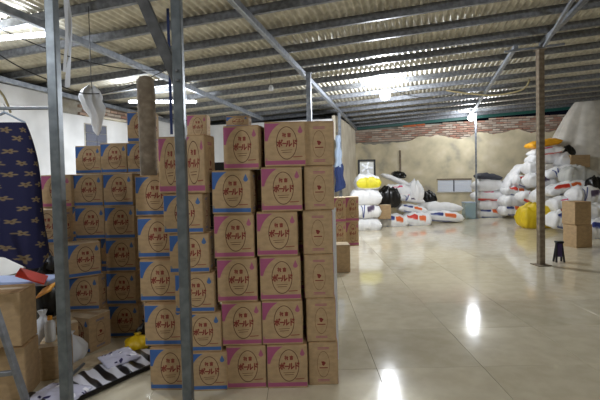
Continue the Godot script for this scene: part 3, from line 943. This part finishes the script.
func build_left_clutter() -> void:
	# plain cartons in the near corner
	var g := "plain cartons by the leaning ladder"
	carton("tall plain carton by the leaning ladder, lower of two", g, grid(-2.04, 2.98, 0), GRID_TURN + 0.2, Vector3(0.27, 0.36, 0.24), "kraft")
	carton("tall plain carton by the leaning ladder, upper of two", g, grid(-2.05, 2.99, 0.364), GRID_TURN + 0.15, Vector3(0.26, 0.37, 0.24), "kraft")
	carton("short plain carton with a lit-coloured lid beside the tall pair", g, grid(-1.90, 3.28, 0), GRID_TURN + 0.35, Vector3(0.20, 0.25, 0.24), "kraft", true)
	carton("plain carton with a lit-coloured lid under the black bags", g, grid(-2.26, 3.75, 0), GRID_TURN + 0.1, Vector3(0.24, 0.30, 0.24), "kraft", true)
	# folding ladder leaning at the very edge
	var l := thing("ladder", "grey steel ladder leaning beside the plain cartons", "ladder", grid(-1.80, 2.70), GRID_TURN)
	var a0 := Vector3(0.06, 0.0, 0.0)
	var a1 := Vector3(-0.36, 1.35, -0.05)
	part("rail", bar_mesh(a0, a1, 0.03, 0.045), M.steel_dark, l)
	part("rail", bar_mesh(a0 + Vector3(-0.34, 0, 0.08), a1 + Vector3(-0.34, 0, 0.08), 0.03, 0.045), M.steel_dark, l)
	for k in 4:
		var p := a0.lerp(a1, 0.2 + 0.22 * k)
		part("rung", bar_mesh(p, p + Vector3(-0.34, 0, 0.08), 0.03, 0.03), M.steel_dark, l)

	# navy dress with gold flowers on a hanger, hung from a rail
	var rail := thing("clothes_rail", "thin steel rail carrying the navy dress", "rail", grid(-2.3, 3.15), GRID_TURN)
	part("bar", tube_mesh([Vector3(-0.55, 2.02, 0), Vector3(0.56, 2.0, 0)], 0.012, 8), M.steel, rail)
	for s in [-0.55, 0.55]:
		part("upright", tube_mesh([Vector3(s, 0, 0.0), Vector3(s, 2.02, 0)], 0.012, 8), M.steel, rail)
	for s in [-0.55, 0.55]:
		part("foot", tube_mesh([Vector3(s, 0.012, -0.25), Vector3(s, 0.012, 0.25)], 0.012, 8), M.steel, rail)
	var dress := thing("dress", "navy blue dress with gold flower print on a hanger", "dress", grid(-2.13, 3.15), GRID_TURN)
	var body := sheet_mesh(func(u, v):
		var a: float = u * TAU
		var y: float = lerpf(1.90, 0.90, v)
		var half: float = lerpf(0.15, 0.29, pow(minf(1.0, v * 1.15), 0.8)) + 0.02 * sin(v * 6.0)
		var deep: float = lerpf(0.05, 0.10, v)
		var fold: float = 1.0 + (0.10 * sin(a * 7.0 + v * 2.0) + 0.05 * sin(a * 13.0)) * v
		if v > 0.99: y += 0.05 * sin(a * 3.0 + 0.5)
		return Vector3(cos(a) * half * (1.0 + 0.02 * sin(a * 5.0)), y, -sin(a) * deep * fold), 64, 24)
	part("cloth", body, M.navy_print, dress)
	var hanger := part("hanger", tube_mesh([Vector3(-0.15, 1.90, 0), Vector3(0, 1.98, 0), Vector3(0.15, 1.90, 0)], 0.007, 8), M.denim_pale, dress)
	part("hook", tube_mesh([Vector3(0, 1.97, 0), Vector3(0, 2.0, 0), Vector3(0.012, 2.02, 0), Vector3(0, 2.04, 0)], 0.003, 6), M.steel, hanger)
	# white shirt collar behind the dress
	var shirt := thing("shirt", "white shirt hung behind the navy dress", "shirt", grid(-2.3, 3.3), GRID_TURN)
	part("cloth", sheet_mesh(func(u, v):
		var a: float = u * TAU
		return Vector3(cos(a) * lerpf(0.1, 0.24, v), lerpf(1.92, 1.2, v), -sin(a) * lerpf(0.03, 0.07, v) * (1.0 + 0.15 * sin(a * 9.0))), 40, 10), M.white_plastic, shirt)
	part("hook", tube_mesh([Vector3(0, 1.9, 0), Vector3(0, 1.96, 0), Vector3(0, 2.02, -0.14)], 0.004, 6), M.steel, shirt)
	# pale blue stool with crossed legs under the dress
	var stool := thing("ironing_board", "pale blue ironing board with crossed legs under the navy dress", "ironing board", grid(-2.28, 3.36), GRID_TURN)
	part("board", box_mesh(Vector3(0.72, 0.035, 0.24), 0.015, Vector3(0, 0.70, 0)), M.pale_blue, stool)
	for s in [-1, 1]:
		part("leg", bar_mesh(Vector3(s * 0.24, 0.0, 0.08), Vector3(s * -0.16, 0.69, 0.0), 0.025, 0.025), M.pale_blue, stool)

	# clutter beyond the plain cartons
	var rb := part(numbered("folder"), box_mesh(Vector3(0.20, 0.012, 0.13), 0.004), M.red, self, grid(-2.02, 3.22, 0.765), Vector3(0.25, GRID_TURN + 0.3, -0.45))
	tag(rb, "flat red folder lying slanted above the plain cartons", "folder")
	var yb := part(numbered("folder"), box_mesh(Vector3(0.16, 0.014, 0.10), 0.004), M.amber, self, grid(-1.925, 3.235, 0.655), Vector3(0.5, GRID_TURN - 0.1, 0.5))
	tag(yb, "flat yellow folder lying slanted between red folder and black bag", "folder")
	for b in [[-2.24, 3.72, 0.304, 0.32, 0.46], [-2.31, 3.9, 0.55, 0.30, 0.46], [-2.46, 3.9, 0.0, 0.30, 0.55]]:
		var o := part(numbered("plastic_bag"), bag_mesh(int(b[0] * -100)), M.black_plastic, self, grid(b[0], b[1], b[2]), Vector3(0, b[0], 0))
		o.scale = Vector3(b[3], b[4], b[3])
		tag(o, ["black plastic bag sitting on the plain carton with lit-coloured lid", "black plastic bag heaped behind the bag on the lit-lidded carton", "black plastic bag on the floor under the heaped bags"][[0.304, 0.55, 0.0].find(b[2])], "bag", "black bags in the side bay")
	var ws := part(numbered("plastic_bag"), bag_mesh(44), M.white_plastic, self, grid(-2.12, 3.5, 0.0), Vector3(0, 1.0, 0))
	ws.scale = Vector3(0.26, 0.42, 0.26)
	tag(ws, "white plastic bag standing behind the short plain carton", "bag", "white bags in the side bay")
	var ws2 := part(numbered("plastic_bag"), bag_mesh(47), M.white_plastic, self, grid(-1.90, 3.50, 0.0), Vector3(0, 2.0, 0))
	ws2.scale = Vector3(0.22, 0.24, 0.22)
	tag(ws2, "white plastic bag on the floor before the lit-lidded printed carton", "bag", "white bags in the side bay")

	var bt := thing("bottle", "white plastic bottle standing on the short plain carton", "bottle", grid(-1.93, 3.27, 0.2525), GRID_TURN)
	part("body", lathe_mesh([[0.0, 0.0], [0.034, 0.0], [0.038, 0.008], [0.038, 0.12], [0.034, 0.145], [0.016, 0.165], [0.0, 0.166]], 18), M.white_plastic, bt)
	part("cap", lathe_mesh([[0.0, 0.164], [0.018, 0.164], [0.018, 0.192], [0.0, 0.194]], 14), M.amber, bt)

	# packaging on the floor
	var film := thing("plastic_film", "roll-out of black and white striped plastic pouches on the floor", "packaging", grid(-1.47, 3.22), GRID_TURN + 0.98)
	part("sheet", sheet_mesh(func(u, v):
		var x: float = (u - 0.5) * 1.0
		var z: float = (v - 0.5) * 0.34
		return Vector3(x, 0.028 + 0.012 * sin(x * 23.0) * cos(z * 9.0) + 0.008 * sin(x * 51.0 + z * 30.0), z), 60, 14, 0.02), M.stripes, film)
	part("edge_tube", tube_mesh([Vector3(-0.5, 0.018, 0.178), Vector3(0.51, 0.018, 0.178)], 0.017, 10), M.black_plastic, film)
	var po := thing("pouch", "silver printed pouch lying on the striped film", "pouch", grid(-1.47, 3.40, 0.045), GRID_TURN + 0.85)
	var pm := part("pouch", sack_meshes[1], M.pouch, po, Vector3(0, 0.015, 0), Vector3(0.16, 0, 0.04))
	pm.scale = Vector3(0.26, 0.05, 0.2)
	var po2 := thing("pouch", "violet silver pouch lying on the floor before the short carton", "pouch", grid(-1.66, 2.90, 0.0), GRID_TURN - 0.2)
	var pm2 := part("pouch", sack_meshes[3], M.pouch, po2, Vector3(0, 0.03, 0))
	pm2.scale = Vector3(0.34, 0.06, 0.24)
	var yb2 := part(numbered("plastic_bag"), bag_mesh(51), M.yellow, self, grid(-1.43, 3.70, 0.0), Vector3(0, 0.5, 0))
	yb2.scale = Vector3(0.22, 0.14, 0.2)
	tag(yb2, "crumpled bright yellow plastic bag on the floor by the blue-printed stack", "bag")
	var bb := part(numbered("plastic_bag"), bag_mesh(52), M.black_plastic, self, grid(-1.43, 3.87, 0.0), Vector3(0, 0.9, 0))
	bb.scale = Vector3(0.18, 0.2, 0.1)
	tag(bb, "small black plastic bag behind the yellow bag", "bag")
	var fl := thing("cardboard_sheet", "pale flattened cardboard sheet lying behind the striped film", "cardboard", grid(-1.66, 3.50), GRID_TURN + 0.6)
	part("panel", box_mesh(Vector3(0.34, 0.006, 0.2), 0.002, Vector3(-0.1, 0.02, 0)), M.board_pale_lit, fl, Vector3.ZERO, Vector3(0.05, 0, 0.1))
	part("panel", box_mesh(Vector3(0.26, 0.006, 0.2), 0.002, Vector3(0.2, 0.01, 0)), M.board_pale_lit, fl, Vector3.ZERO, Vector3(0.05, 0, 0))

func build_far_goods() -> void:
	# [u, d, h, size, turn, material, variant, label, group]
	var sacks := [
		[1.71, 11.05, 0.12, Vector3(0.65, 0.39, 0.50), 0, 0, M.sacks[0], "white sack at the foot of the column under the box fan", "sacks by the partition"],
		[1.69, 11.05, 0.47, Vector3(0.65, 0.41, 0.50), 0, 4, M.sacks[4], "white sack second from the floor under the box fan", "sacks by the partition"],
		[1.66, 11.05, 0.82, Vector3(0.79, 0.46, 0.50), 0, -4, M.sacks[0], "wide white sack third from the floor under the box fan", "sacks by the partition"],
		[1.71, 11.05, 1.19, Vector3(0.63, 0.42, 0.50), 0, 3, M.sacks[5], "white sack with a yellow band carrying the box fan", "sacks by the partition"],
		[2.47, 11.65, 0.11, Vector3(0.75, 0.40, 0.50), 0, 8, M.sacks[2], "white sack with blue print at the foot of the heap by the fan column", "sacks heaped beside the fan column"],
		[3.14, 11.75, 0.14, Vector3(0.75, 0.41, 0.50), 0, -6, M.sacks[1], "white sack with red print at the foot of the heap beside the low flat pair", "sacks heaped beside the fan column"],
		[3.06, 11.95, 0.42, Vector3(0.80, 0.24, 0.50), -8, 0, M.sacks[2], "white sack with blue and orange print in the second layer of the fan heap", "sacks heaped beside the fan column"],
		[3.02, 12.05, 0.69, Vector3(0.78, 0.19, 0.50), -12, 10, M.sacks[4], "white sack with dark scribbled print in the third layer of the fan heap", "sacks heaped beside the fan column"],
		[3.20, 12.05, 0.88, Vector3(0.37, 0.59, 0.50), 0, 0, M.sacks[0], "short white sack standing upright at the edge of the fan heap", "sacks heaped beside the fan column"],
		[2.74, 12.15, 0.91, Vector3(0.81, 0.36, 0.50), 0, -5, M.sacks[3], "white sack with a red stripe near the top of the fan heap", "sacks heaped beside the fan column"],
		[2.69, 12.25, 1.23, Vector3(0.82, 0.14, 0.50), -22, 0, M.sacks[0], "white sack lying tilted on top of the fan heap", "sacks heaped beside the fan column"],
		[2.41, 11.80, 0.74, Vector3(0.59, 0.58, 0.40), 0, 0, M.black_plastic, "black sack wedged in the fan heap above the small carton", "sacks heaped beside the fan column"],
		[2.80, 12.25, 1.36, Vector3(0.38, 0.19, 0.30), -10, 0, M.black_plastic, "black bundle on the very top of the fan heap", "sacks heaped beside the fan column"],
		[3.98, 12.15, 0.16, Vector3(1.08, 0.30, 0.50), -3, -6, M.sacks[2], "low white sack with blue and orange print flat on the tiles", "sacks heaped beside the fan column"],
		[3.97, 12.45, 0.40, Vector3(1.23, 0.28, 0.50), -2, 0, M.sacks[0], "white sack lying on the low printed one", "sacks heaped beside the fan column"],
		[3.75, 12.70, 0.62, Vector3(0.42, 0.47, 0.40), 0, 0, M.black_plastic, "black sack slumped beside the window on the low flat pair", "sacks heaped beside the fan column"],
		[5.76, 13.25, 0.12, Vector3(0.98, 0.33, 0.50), 0, 0, M.sacks[2], "white sack, bottom of the straight stack by the thin post", "sacks in the straight stack"],
		[5.78, 13.25, 0.37, Vector3(0.88, 0.33, 0.50), 0, 5, M.sacks[0], "white sack, second from the floor in the straight stack", "sacks in the straight stack"],
		[5.73, 13.25, 0.65, Vector3(0.91, 0.36, 0.50), 0, -4, M.sacks[3], "white sack with a red stripe, third in the straight stack", "sacks in the straight stack"],
		[5.77, 13.25, 0.97, Vector3(0.91, 0.42, 0.50), 0, 3, M.sacks[0], "plump white sack, top of the straight stack by the thin post", "sacks in the straight stack"],
		[5.74, 13.23, 1.23, Vector3(0.71, 0.20, 0.45), -6, 0, M.sack_slate, "dark grey folded sack laid on top of the straight stack", "sacks in the straight stack"],
		[6.21, 12.75, 0.24, Vector3(0.64, 0.35, 0.50), 0, 0, M.sacks[2], "white sack with blue print at the foot of the heap next to the straight stack", "sacks in the big heap"],
		[6.23, 12.75, 0.52, Vector3(0.65, 0.34, 0.50), 3, 6, M.sacks[0], "white sack second from the floor next to the straight stack", "sacks in the big heap"],
		[6.34, 12.85, 0.80, Vector3(0.64, 0.31, 0.50), -6, 0, M.sacks[1], "white sack with red print third from the floor next to the straight stack", "sacks in the big heap"],
		[6.35, 12.95, 1.23, Vector3(0.90, 0.20, 0.50), 52, 0, M.sacks[0], "white sack leaning steeply at the edge of the big heap", "sacks in the big heap"],
		[6.49, 12.75, 1.07, Vector3(0.53, 0.35, 0.50), -18, 5, M.sacks[1], "white sack with red print resting against the steeply leaning one", "sacks in the big heap"],
		[6.34, 12.05, 0.63, Vector3(0.52, 0.34, 0.50), -20, 0, M.sacks[3], "white sack with red stripe slumped above the yellow sack", "sacks in the big heap"],
		[6.55, 12.15, 1.47, Vector3(0.46, 0.40, 0.50), 10, 0, M.sacks[0], "white sack behind the tall post under the yellow top sack", "sacks in the big heap"],
		[6.54, 11.85, 1.11, Vector3(0.74, 0.42, 0.50), -8, 0, M.sacks[4], "white sack with dark scribbled print behind the tall post", "sacks in the big heap"],
		[6.49, 11.45, 0.73, Vector3(0.66, 0.43, 0.50), 12, 0, M.sacks[1], "white sack with bright red lettering above the yellow sack", "sacks in the big heap"],
		[6.91, 12.25, 1.73, Vector3(0.90, 0.36, 0.50), 6, 0, M.sacks[0], "white sack two below the yellow top sack", "sacks in the big heap"],
		[6.94, 12.25, 1.93, Vector3(0.85, 0.24, 0.50), 8, 0, M.sacks[3], "thin white sack with pink stripe under the yellow top sack", "sacks in the big heap"],
		[7.04, 11.75, 1.36, Vector3(0.94, 0.26, 0.50), 14, 0, M.sacks[4], "white sack with dark print slanting across the middle of the big heap", "sacks in the big heap"],
		[7.44, 12.05, 1.56, Vector3(0.71, 0.47, 0.50), -32, 0, M.sacks[0], "white sack sloping down beside the brown carton on the heap", "sacks in the big heap"],
		[6.75, 11.05, 0.95, Vector3(1.01, 0.30, 0.50), 14, 0, M.sacks[1], "long white sack with red lettering slanting down the front of the heap", "sacks in the big heap"],
		[7.22, 11.15, 1.19, Vector3(0.90, 0.56, 0.50), -14, 0, M.sack_grey, "big greyish sack bulging at the side of the heap", "sacks in the big heap"],
		[6.31, 10.45, 0.58, Vector3(0.60, 0.38, 0.50), 8, 0, M.sacks[3], "white sack with red stripe above the lower front sacks", "sacks in the big heap"],
		[6.70, 10.15, 0.80, Vector3(0.73, 0.42, 0.50), -6, 0, M.sacks[4], "white sack with dark scribbled print above the brown carton pair", "sacks in the big heap"],
		[5.81, 9.75, 0.28, Vector3(0.40, 0.41, 0.50), -10, 0, M.sacks[2], "white sack with blue print on the tiles beside the carton pair", "sacks in the big heap"],
		[6.34, 9.35, 0.47, Vector3(0.58, 0.40, 0.50), -6, 0, M.sacks[0], "white sack behind the brown carton pair", "sacks in the big heap"],
		[6.19, 9.05, 0.14, Vector3(0.61, 0.46, 0.50), 5, 0, M.sacks[2], "white sack with blue print on the tiles past the carton pair", "sacks in the big heap"],
		[5.83, 10.68, 0.26, Vector3(0.83, 0.64, 0.55), 0, 0, M.sack_yellow, "fat bright yellow sack on the tiles at the foot of the heap", "sacks in the big heap"],
		[6.94, 12.35, 2.16, Vector3(0.86, 0.23, 0.50), 8, 0, M.sack_amber, "amber yellow sack on the very top of the big heap", "sacks in the big heap"],
		[7.70, 12.50, 1.88, Vector3(0.33, 0.43, 0.40), 0, 0, M.black_plastic, "black sack on the heap top beside the brown carton", "sacks in the big heap"],
		[7.28, 10.70, 1.00, Vector3(0.36, 0.42, 0.40), 0, 0, M.black_plastic, "black sack poking from the side of the heap", "sacks in the big heap"],
	]
	for k in sacks.size():
		var r: Array = sacks[k]
		sack(r[7], r[8], grid(r[0], r[1], r[2]), r[3], Vector3(0, GRID_TURN + deg_to_rad(r[5]), deg_to_rad(r[4])), r[6], k)
	carton("brown carton lying on top of the big sack heap", "cartons on the open floor", grid(7.64, 12.00, 1.46), GRID_TURN + 0.1, Vector3(0.56, 0.34, 0.4), "kraft", true)
	carton("small tan carton perched on the foot of the fan heap", "cartons on the open floor", grid(2.15, 11.25, 0.24), GRID_TURN + 0.15, Vector3(0.36, 0.36, 0.2), "kraft", true)
	# grey fan in a black square frame standing on the sacks
	var fan := thing("box_fan", "grey box fan in a black frame standing on the sacks", "fan", grid(1.71, 11.05, 1.37), GRID_TURN)
	for s in [-1, 1]:
		part("frame", box_mesh(Vector3(0.04, 0.40, 0.1), 0.008, Vector3(s * 0.20, 0.20, 0)), M.black, fan)
		part("frame", box_mesh(Vector3(0.44, 0.04, 0.1), 0.008, Vector3(0, 0.20 + s * 0.19, 0)), M.black, fan)
	part("panel", box_mesh(Vector3(0.36, 0.36, 0.02), 0.004, Vector3(0, 0.2, -0.02)), M.sack_grey, fan)
	var hub := part("hub", lathe_mesh([[0, 0], [0.06, 0], [0.05, 0.03], [0, 0.035]], 16), M.white_plastic, fan, Vector3(0, 0.2, 0.0), Vector3(PI / 2, 0, 0))
	for k in 5:
		part("blade", box_mesh(Vector3(0.11, 0.05, 0.006), 0.002, Vector3(0.1, 0, 0)), M.white_plastic, hub, Vector3(0, 0.012, 0), Vector3(-PI / 2, TAU * k / 5, 0))
	# cartons at the far goods
	var g := "cartons on the open floor"
	for c in [[1.01, 8.75, 0, 0.09, "carton at the foot of the pair by the partition, farther from the sacks"], [1.03, 8.72, 1, -0.04, "upper carton of the pair by the partition, farther from the sacks"], [0.75, 8.6, 0, 0.0, "bottom carton of the pair hidden behind the front stack"], [0.75, 8.6, 1, 0.03, "upper carton of the pair next to the front stack"]]:
		carton(c[4], g, grid(c[0], c[1], c[2] * 0.494), GRID_TURN + c[3], Vector3(0.26, 0.49, 0.3), "pink", true)
	carton("low brown carton with lit-coloured lid on the floor just behind the narrow-faced column", g, grid(0.60, 6.5, 0), GRID_TURN + 0.05, Vector3(0.23, 0.41, 0.26), "kraft", true)
	carton("lower brown carton of the pair before the big sack heap", g, grid(5.16, 8.05, 0), GRID_TURN + 0.25, Vector3(0.36, 0.42, 0.30), "kraft")
	carton("upper brown carton of the pair before the big sack heap", g, grid(5.14, 8.05, 0.422), GRID_TURN + 0.22, Vector3(0.36, 0.42, 0.30), "kraft")
	# small step stool
	var s := thing("step_stool", "small dark purple folding stool standing on the tiles by the tall post", "stool", grid(4.04, 6.75), GRID_TURN)
	part("seat", box_mesh(Vector3(0.11, 0.03, 0.09), 0.012, Vector3(0, 0.315, 0)), M.black, s)
	for k in [-1, 1]:
		part("leg", bar_mesh(Vector3(k * 0.062, 0.0, 0.03), Vector3(k * 0.04, 0.31, 0.0), 0.022, 0.03), M.black, s)
		part("leg", bar_mesh(Vector3(k * 0.062, 0.0, -0.05), Vector3(k * 0.04, 0.31, 0.0), 0.022, 0.03), M.black, s)
	part("panel", box_mesh(Vector3(0.075, 0.21, 0.015), 0.004, Vector3(0, 0.19, 0.015)), M.purple, s)
	# clear storage box
	var cb := thing("storage_box", "clear bluish plastic storage box beside the straight sack stack", "box", grid(5.02, 12.9), GRID_TURN)
	for k in [-1, 1]:
		part("side", box_mesh(Vector3(0.30, 0.46, 0.01), 0.003, Vector3(0, 0.24, k * 0.145)), M.clear, cb)
		part("end", box_mesh(Vector3(0.01, 0.46, 0.28), 0.003, Vector3(k * 0.145, 0.24, 0)), M.clear, cb)
	part("base", box_mesh(Vector3(0.28, 0.01, 0.28), 0.003, Vector3(0, 0.005, 0)), M.clear, cb)
	part("lid", box_mesh(Vector3(0.32, 0.03, 0.32), 0.008, Vector3(0, 0.485, 0)), M.denim_pale, cb)
	part("contents", bag_mesh(61), M.pale_blue, cb, Vector3(0, 0.02, 0)).scale = Vector3(0.22, 0.36, 0.22)

func build_hanging() -> void:
	# pale sheet hung in a cone from the roof
	var sh := thing("dust_sheet", "large pale sheet hung like a cone behind the sack heap", "sheet", grid(8.37, 12.50, 3.61))
	part("cloth", sheet_mesh(func(u, v):
		var a: float = u * TAU
		var r: float = 0.05 + minf(1.25, 1.32 * pow(v * 1.36, 0.62))
		r *= 1.0 + (0.07 * sin(a * 7.0 + v * 1.5) + 0.035 * sin(a * 13.0 + 1.0)) * minf(1.0, v * 2.0 + 0.2)
		return Vector3(cos(a) * r * 0.95, -3.27 * v, -sin(a) * r * 0.36), 90, 24), M.sheet, sh)
	part("cord", tube_mesh([Vector3(0, -0.02, 0), Vector3(0.01, 0.10, 0)], 0.01, 6), M.cord_dark, sh)
	# work clothes on the partition post
	var gm := thing("overall", "blue work overall hung on the post at the partition", "clothing", grid(0.99, 10.98), GRID_TURN)
	part("top", sheet_mesh(func(u, v):
		var a: float = u * TAU
		return Vector3(cos(a) * (lerpf(0.05, 0.10, v) + 0.02 * sin(v * 14.0)), lerpf(2.4, 1.6, v), -sin(a) * 0.06 * (1.0 + 0.35 * sin(a * 6.0 + v * 3.0))), 30, 8), M.denim_pale, gm)
	part("trousers", sheet_mesh(func(u, v):
		var a: float = u * TAU
		return Vector3(cos(a) * (lerpf(0.10, 0.13, v) + 0.02 * sin(v * 9.0)) + 0.03 * v, lerpf(1.64, 1.02, v) + 0.06 * cos(a), -sin(a) * 0.07 * (1.0 + 0.35 * sin(a * 6.0 + v * 2.0))), 30, 8), M.denim, gm)
	part("hook", tube_mesh([Vector3(0, 2.38, 0), Vector3(0, 2.46, 0), Vector3(-0.02, 2.5, -0.16)], 0.008, 6), M.steel, gm)
	# white ribbon and grey bag over the bay
	var p := grid(-2.20, 4.2)
	var ry := roof_y(p.x, p.z)
	var rib := thing("plastic_ribbon", "white plastic ribbon dangling from the roof beside the square post", "ribbon", Vector3(p.x, 0, p.z), GRID_TURN)
	part("strip", sheet_mesh(func(u, v):
		return Vector3((u - 0.5) * (0.045 + 0.012 * sin(v * 9.0)) + 0.02 * sin(v * 4.0), lerpf(ry + 0.03, 2.36, v), 0.015 * sin(v * 7.0 + u * 2.0)), 4, 30, 0.002), M.white_plastic, rib)
	part("strip", sheet_mesh(func(u, v):
		return Vector3((u - 0.5) * 0.03 + 0.03 - 0.05 * v, lerpf(ry + 0.02, 2.5, v), 0.03 + 0.01 * sin(v * 8.0)), 3, 24, 0.002), M.white_plastic, rib)
	var q := grid(-2.13, 4.5)
	var hb := thing("plastic_bag", "greyish white plastic bag hanging over the bay cartons", "bag", Vector3(q.x, 1.95, q.z), GRID_TURN)
	part("bag", sheet_mesh(func(u, v):
		var a: float = u * TAU
		var r: float = [0.02, 0.08, 0.10, 0.09, 0.10, 0.08, 0.06, 0.055, 0.05, 0.01][int(round(v * 9))]
		return Vector3(cos(a) * r * (1.0 + 0.25 * sin(a * 4.0 + v * 5.0)) + 0.07 * v * v - 0.02 * sin(v * 8.0), 0.47 - 0.47 * v + 0.03 * sin(a * 2.0), -sin(a) * r * 0.7 * (1.0 + 0.3 * sin(a * 5.0))), 30, 9), M.white_plastic, hb)
	part("string", tube_mesh([Vector3(0, 0.45, 0), Vector3(0, roof_y(q.x, q.z) - 1.93, 0)], 0.004, 6), M.cord_dark, hb)
	# cables
	var cables := [
		["power_cable", "dark power cable sagging from the roof to the bay corner", "cable", M.cord_dark, 0.006, [[-2.9, 3.9, 2.78], [-2.6, 4.0, 2.55], [-2.35, 4.1, 2.42], [-2.1, 4.3, 2.32], [-2.0, 5.0, 2.5], [-1.9, 6.0, 2.9], [-1.9, 6.6, 3.12]]],
		["power_cable", "thin dark cable strung beneath the left tube lamp", "cable", M.cord_dark, 0.005, [[-2.9, 3.7, 2.95], [-2.2, 4.2, 2.66], [-1.7, 4.9, 2.68], [-1.3, 6.0, 3.0], [-1.3, 6.4, 3.2]]],
		["power_cable", "dusty yellow cable looped along the roof by the tall post", "cable", M.cord_yellow, 0.018, [[4.9, 9.2, 3.36], [4.8, 9.3, 3.16], [4.4, 9.6, 3.10], [4.0, 9.8, 3.16], [3.6, 9.9, 3.24], [3.4, 10.0, 3.30]]],
		["power_cable", "thin dark cable running to the bulb lamp over the open floor", "cable", M.cord_dark, 0.007, [[1.75, 8.7, 3.2], [2.2, 9.0, 3.06], [2.8, 9.3, 3.02], [3.3, 9.6, 3.1], [3.5, 9.8, 3.18]]],
		["power_cable", "short pale cord dangling at the edge beside the left tube lamp", "cable", M.cord_yellow, 0.009, [[-2.6, 3.45, 3.1], [-2.46, 3.45, 2.45], [-2.42, 3.45, 2.28], [-2.33, 3.45, 2.15], [-2.28, 3.45, 2.02]]]]
	for c in cables:
		var cv := Curve3D.new()
		for k in c[5].size():
			var v = c[5][k]
			var w := grid(v[0], v[1], v[2])
			var a = c[5][maxi(k - 1, 0)]
			var b = c[5][mini(k + 1, c[5].size() - 1)]
			var tan_ := (grid(b[0], b[1], b[2]) - grid(a[0], a[1], a[2])) / 6.0
			cv.add_point(w, -tan_, tan_)
		cv.bake_interval = 0.06
		var pts := []
		for w in cv.get_baked_points(): pts.append(w)
		var o := part(numbered(c[0]), tube_mesh(pts, c[4], 6), c[3], self)
		tag(o, c[1], c[2])
	# small white lampholder hanging without a bulb
	var lh := grid(-0.45, 7.3, 2.87)
	var th := thing("lamp_holder", "small white empty lamp holder hanging above the front stack", "lamp holder", lh)
	part("holder", lathe_mesh([[0, 0], [0.035, 0], [0.04, 0.05], [0.025, 0.09], [0.0, 0.1]], 12), M.white_plastic, th)
	part("cord", tube_mesh([Vector3(0, 0.09, 0), Vector3(0, roof_y(lh.x, lh.z) - lh.y + 0.02, 0)], 0.004, 6), M.cord_dark, th)
	var bs := grid(-1.42, 4.85)
	var st := thing("strap", "dark blue strap hanging behind the braced post", "strap", Vector3(bs.x, 0, bs.z), GRID_TURN)
	part("strap", bar_mesh(Vector3(0, 1.95, 0), Vector3(0, roof_y(bs.x, bs.z) + 0.1, 0), 0.03, 0.008), M.denim, st)
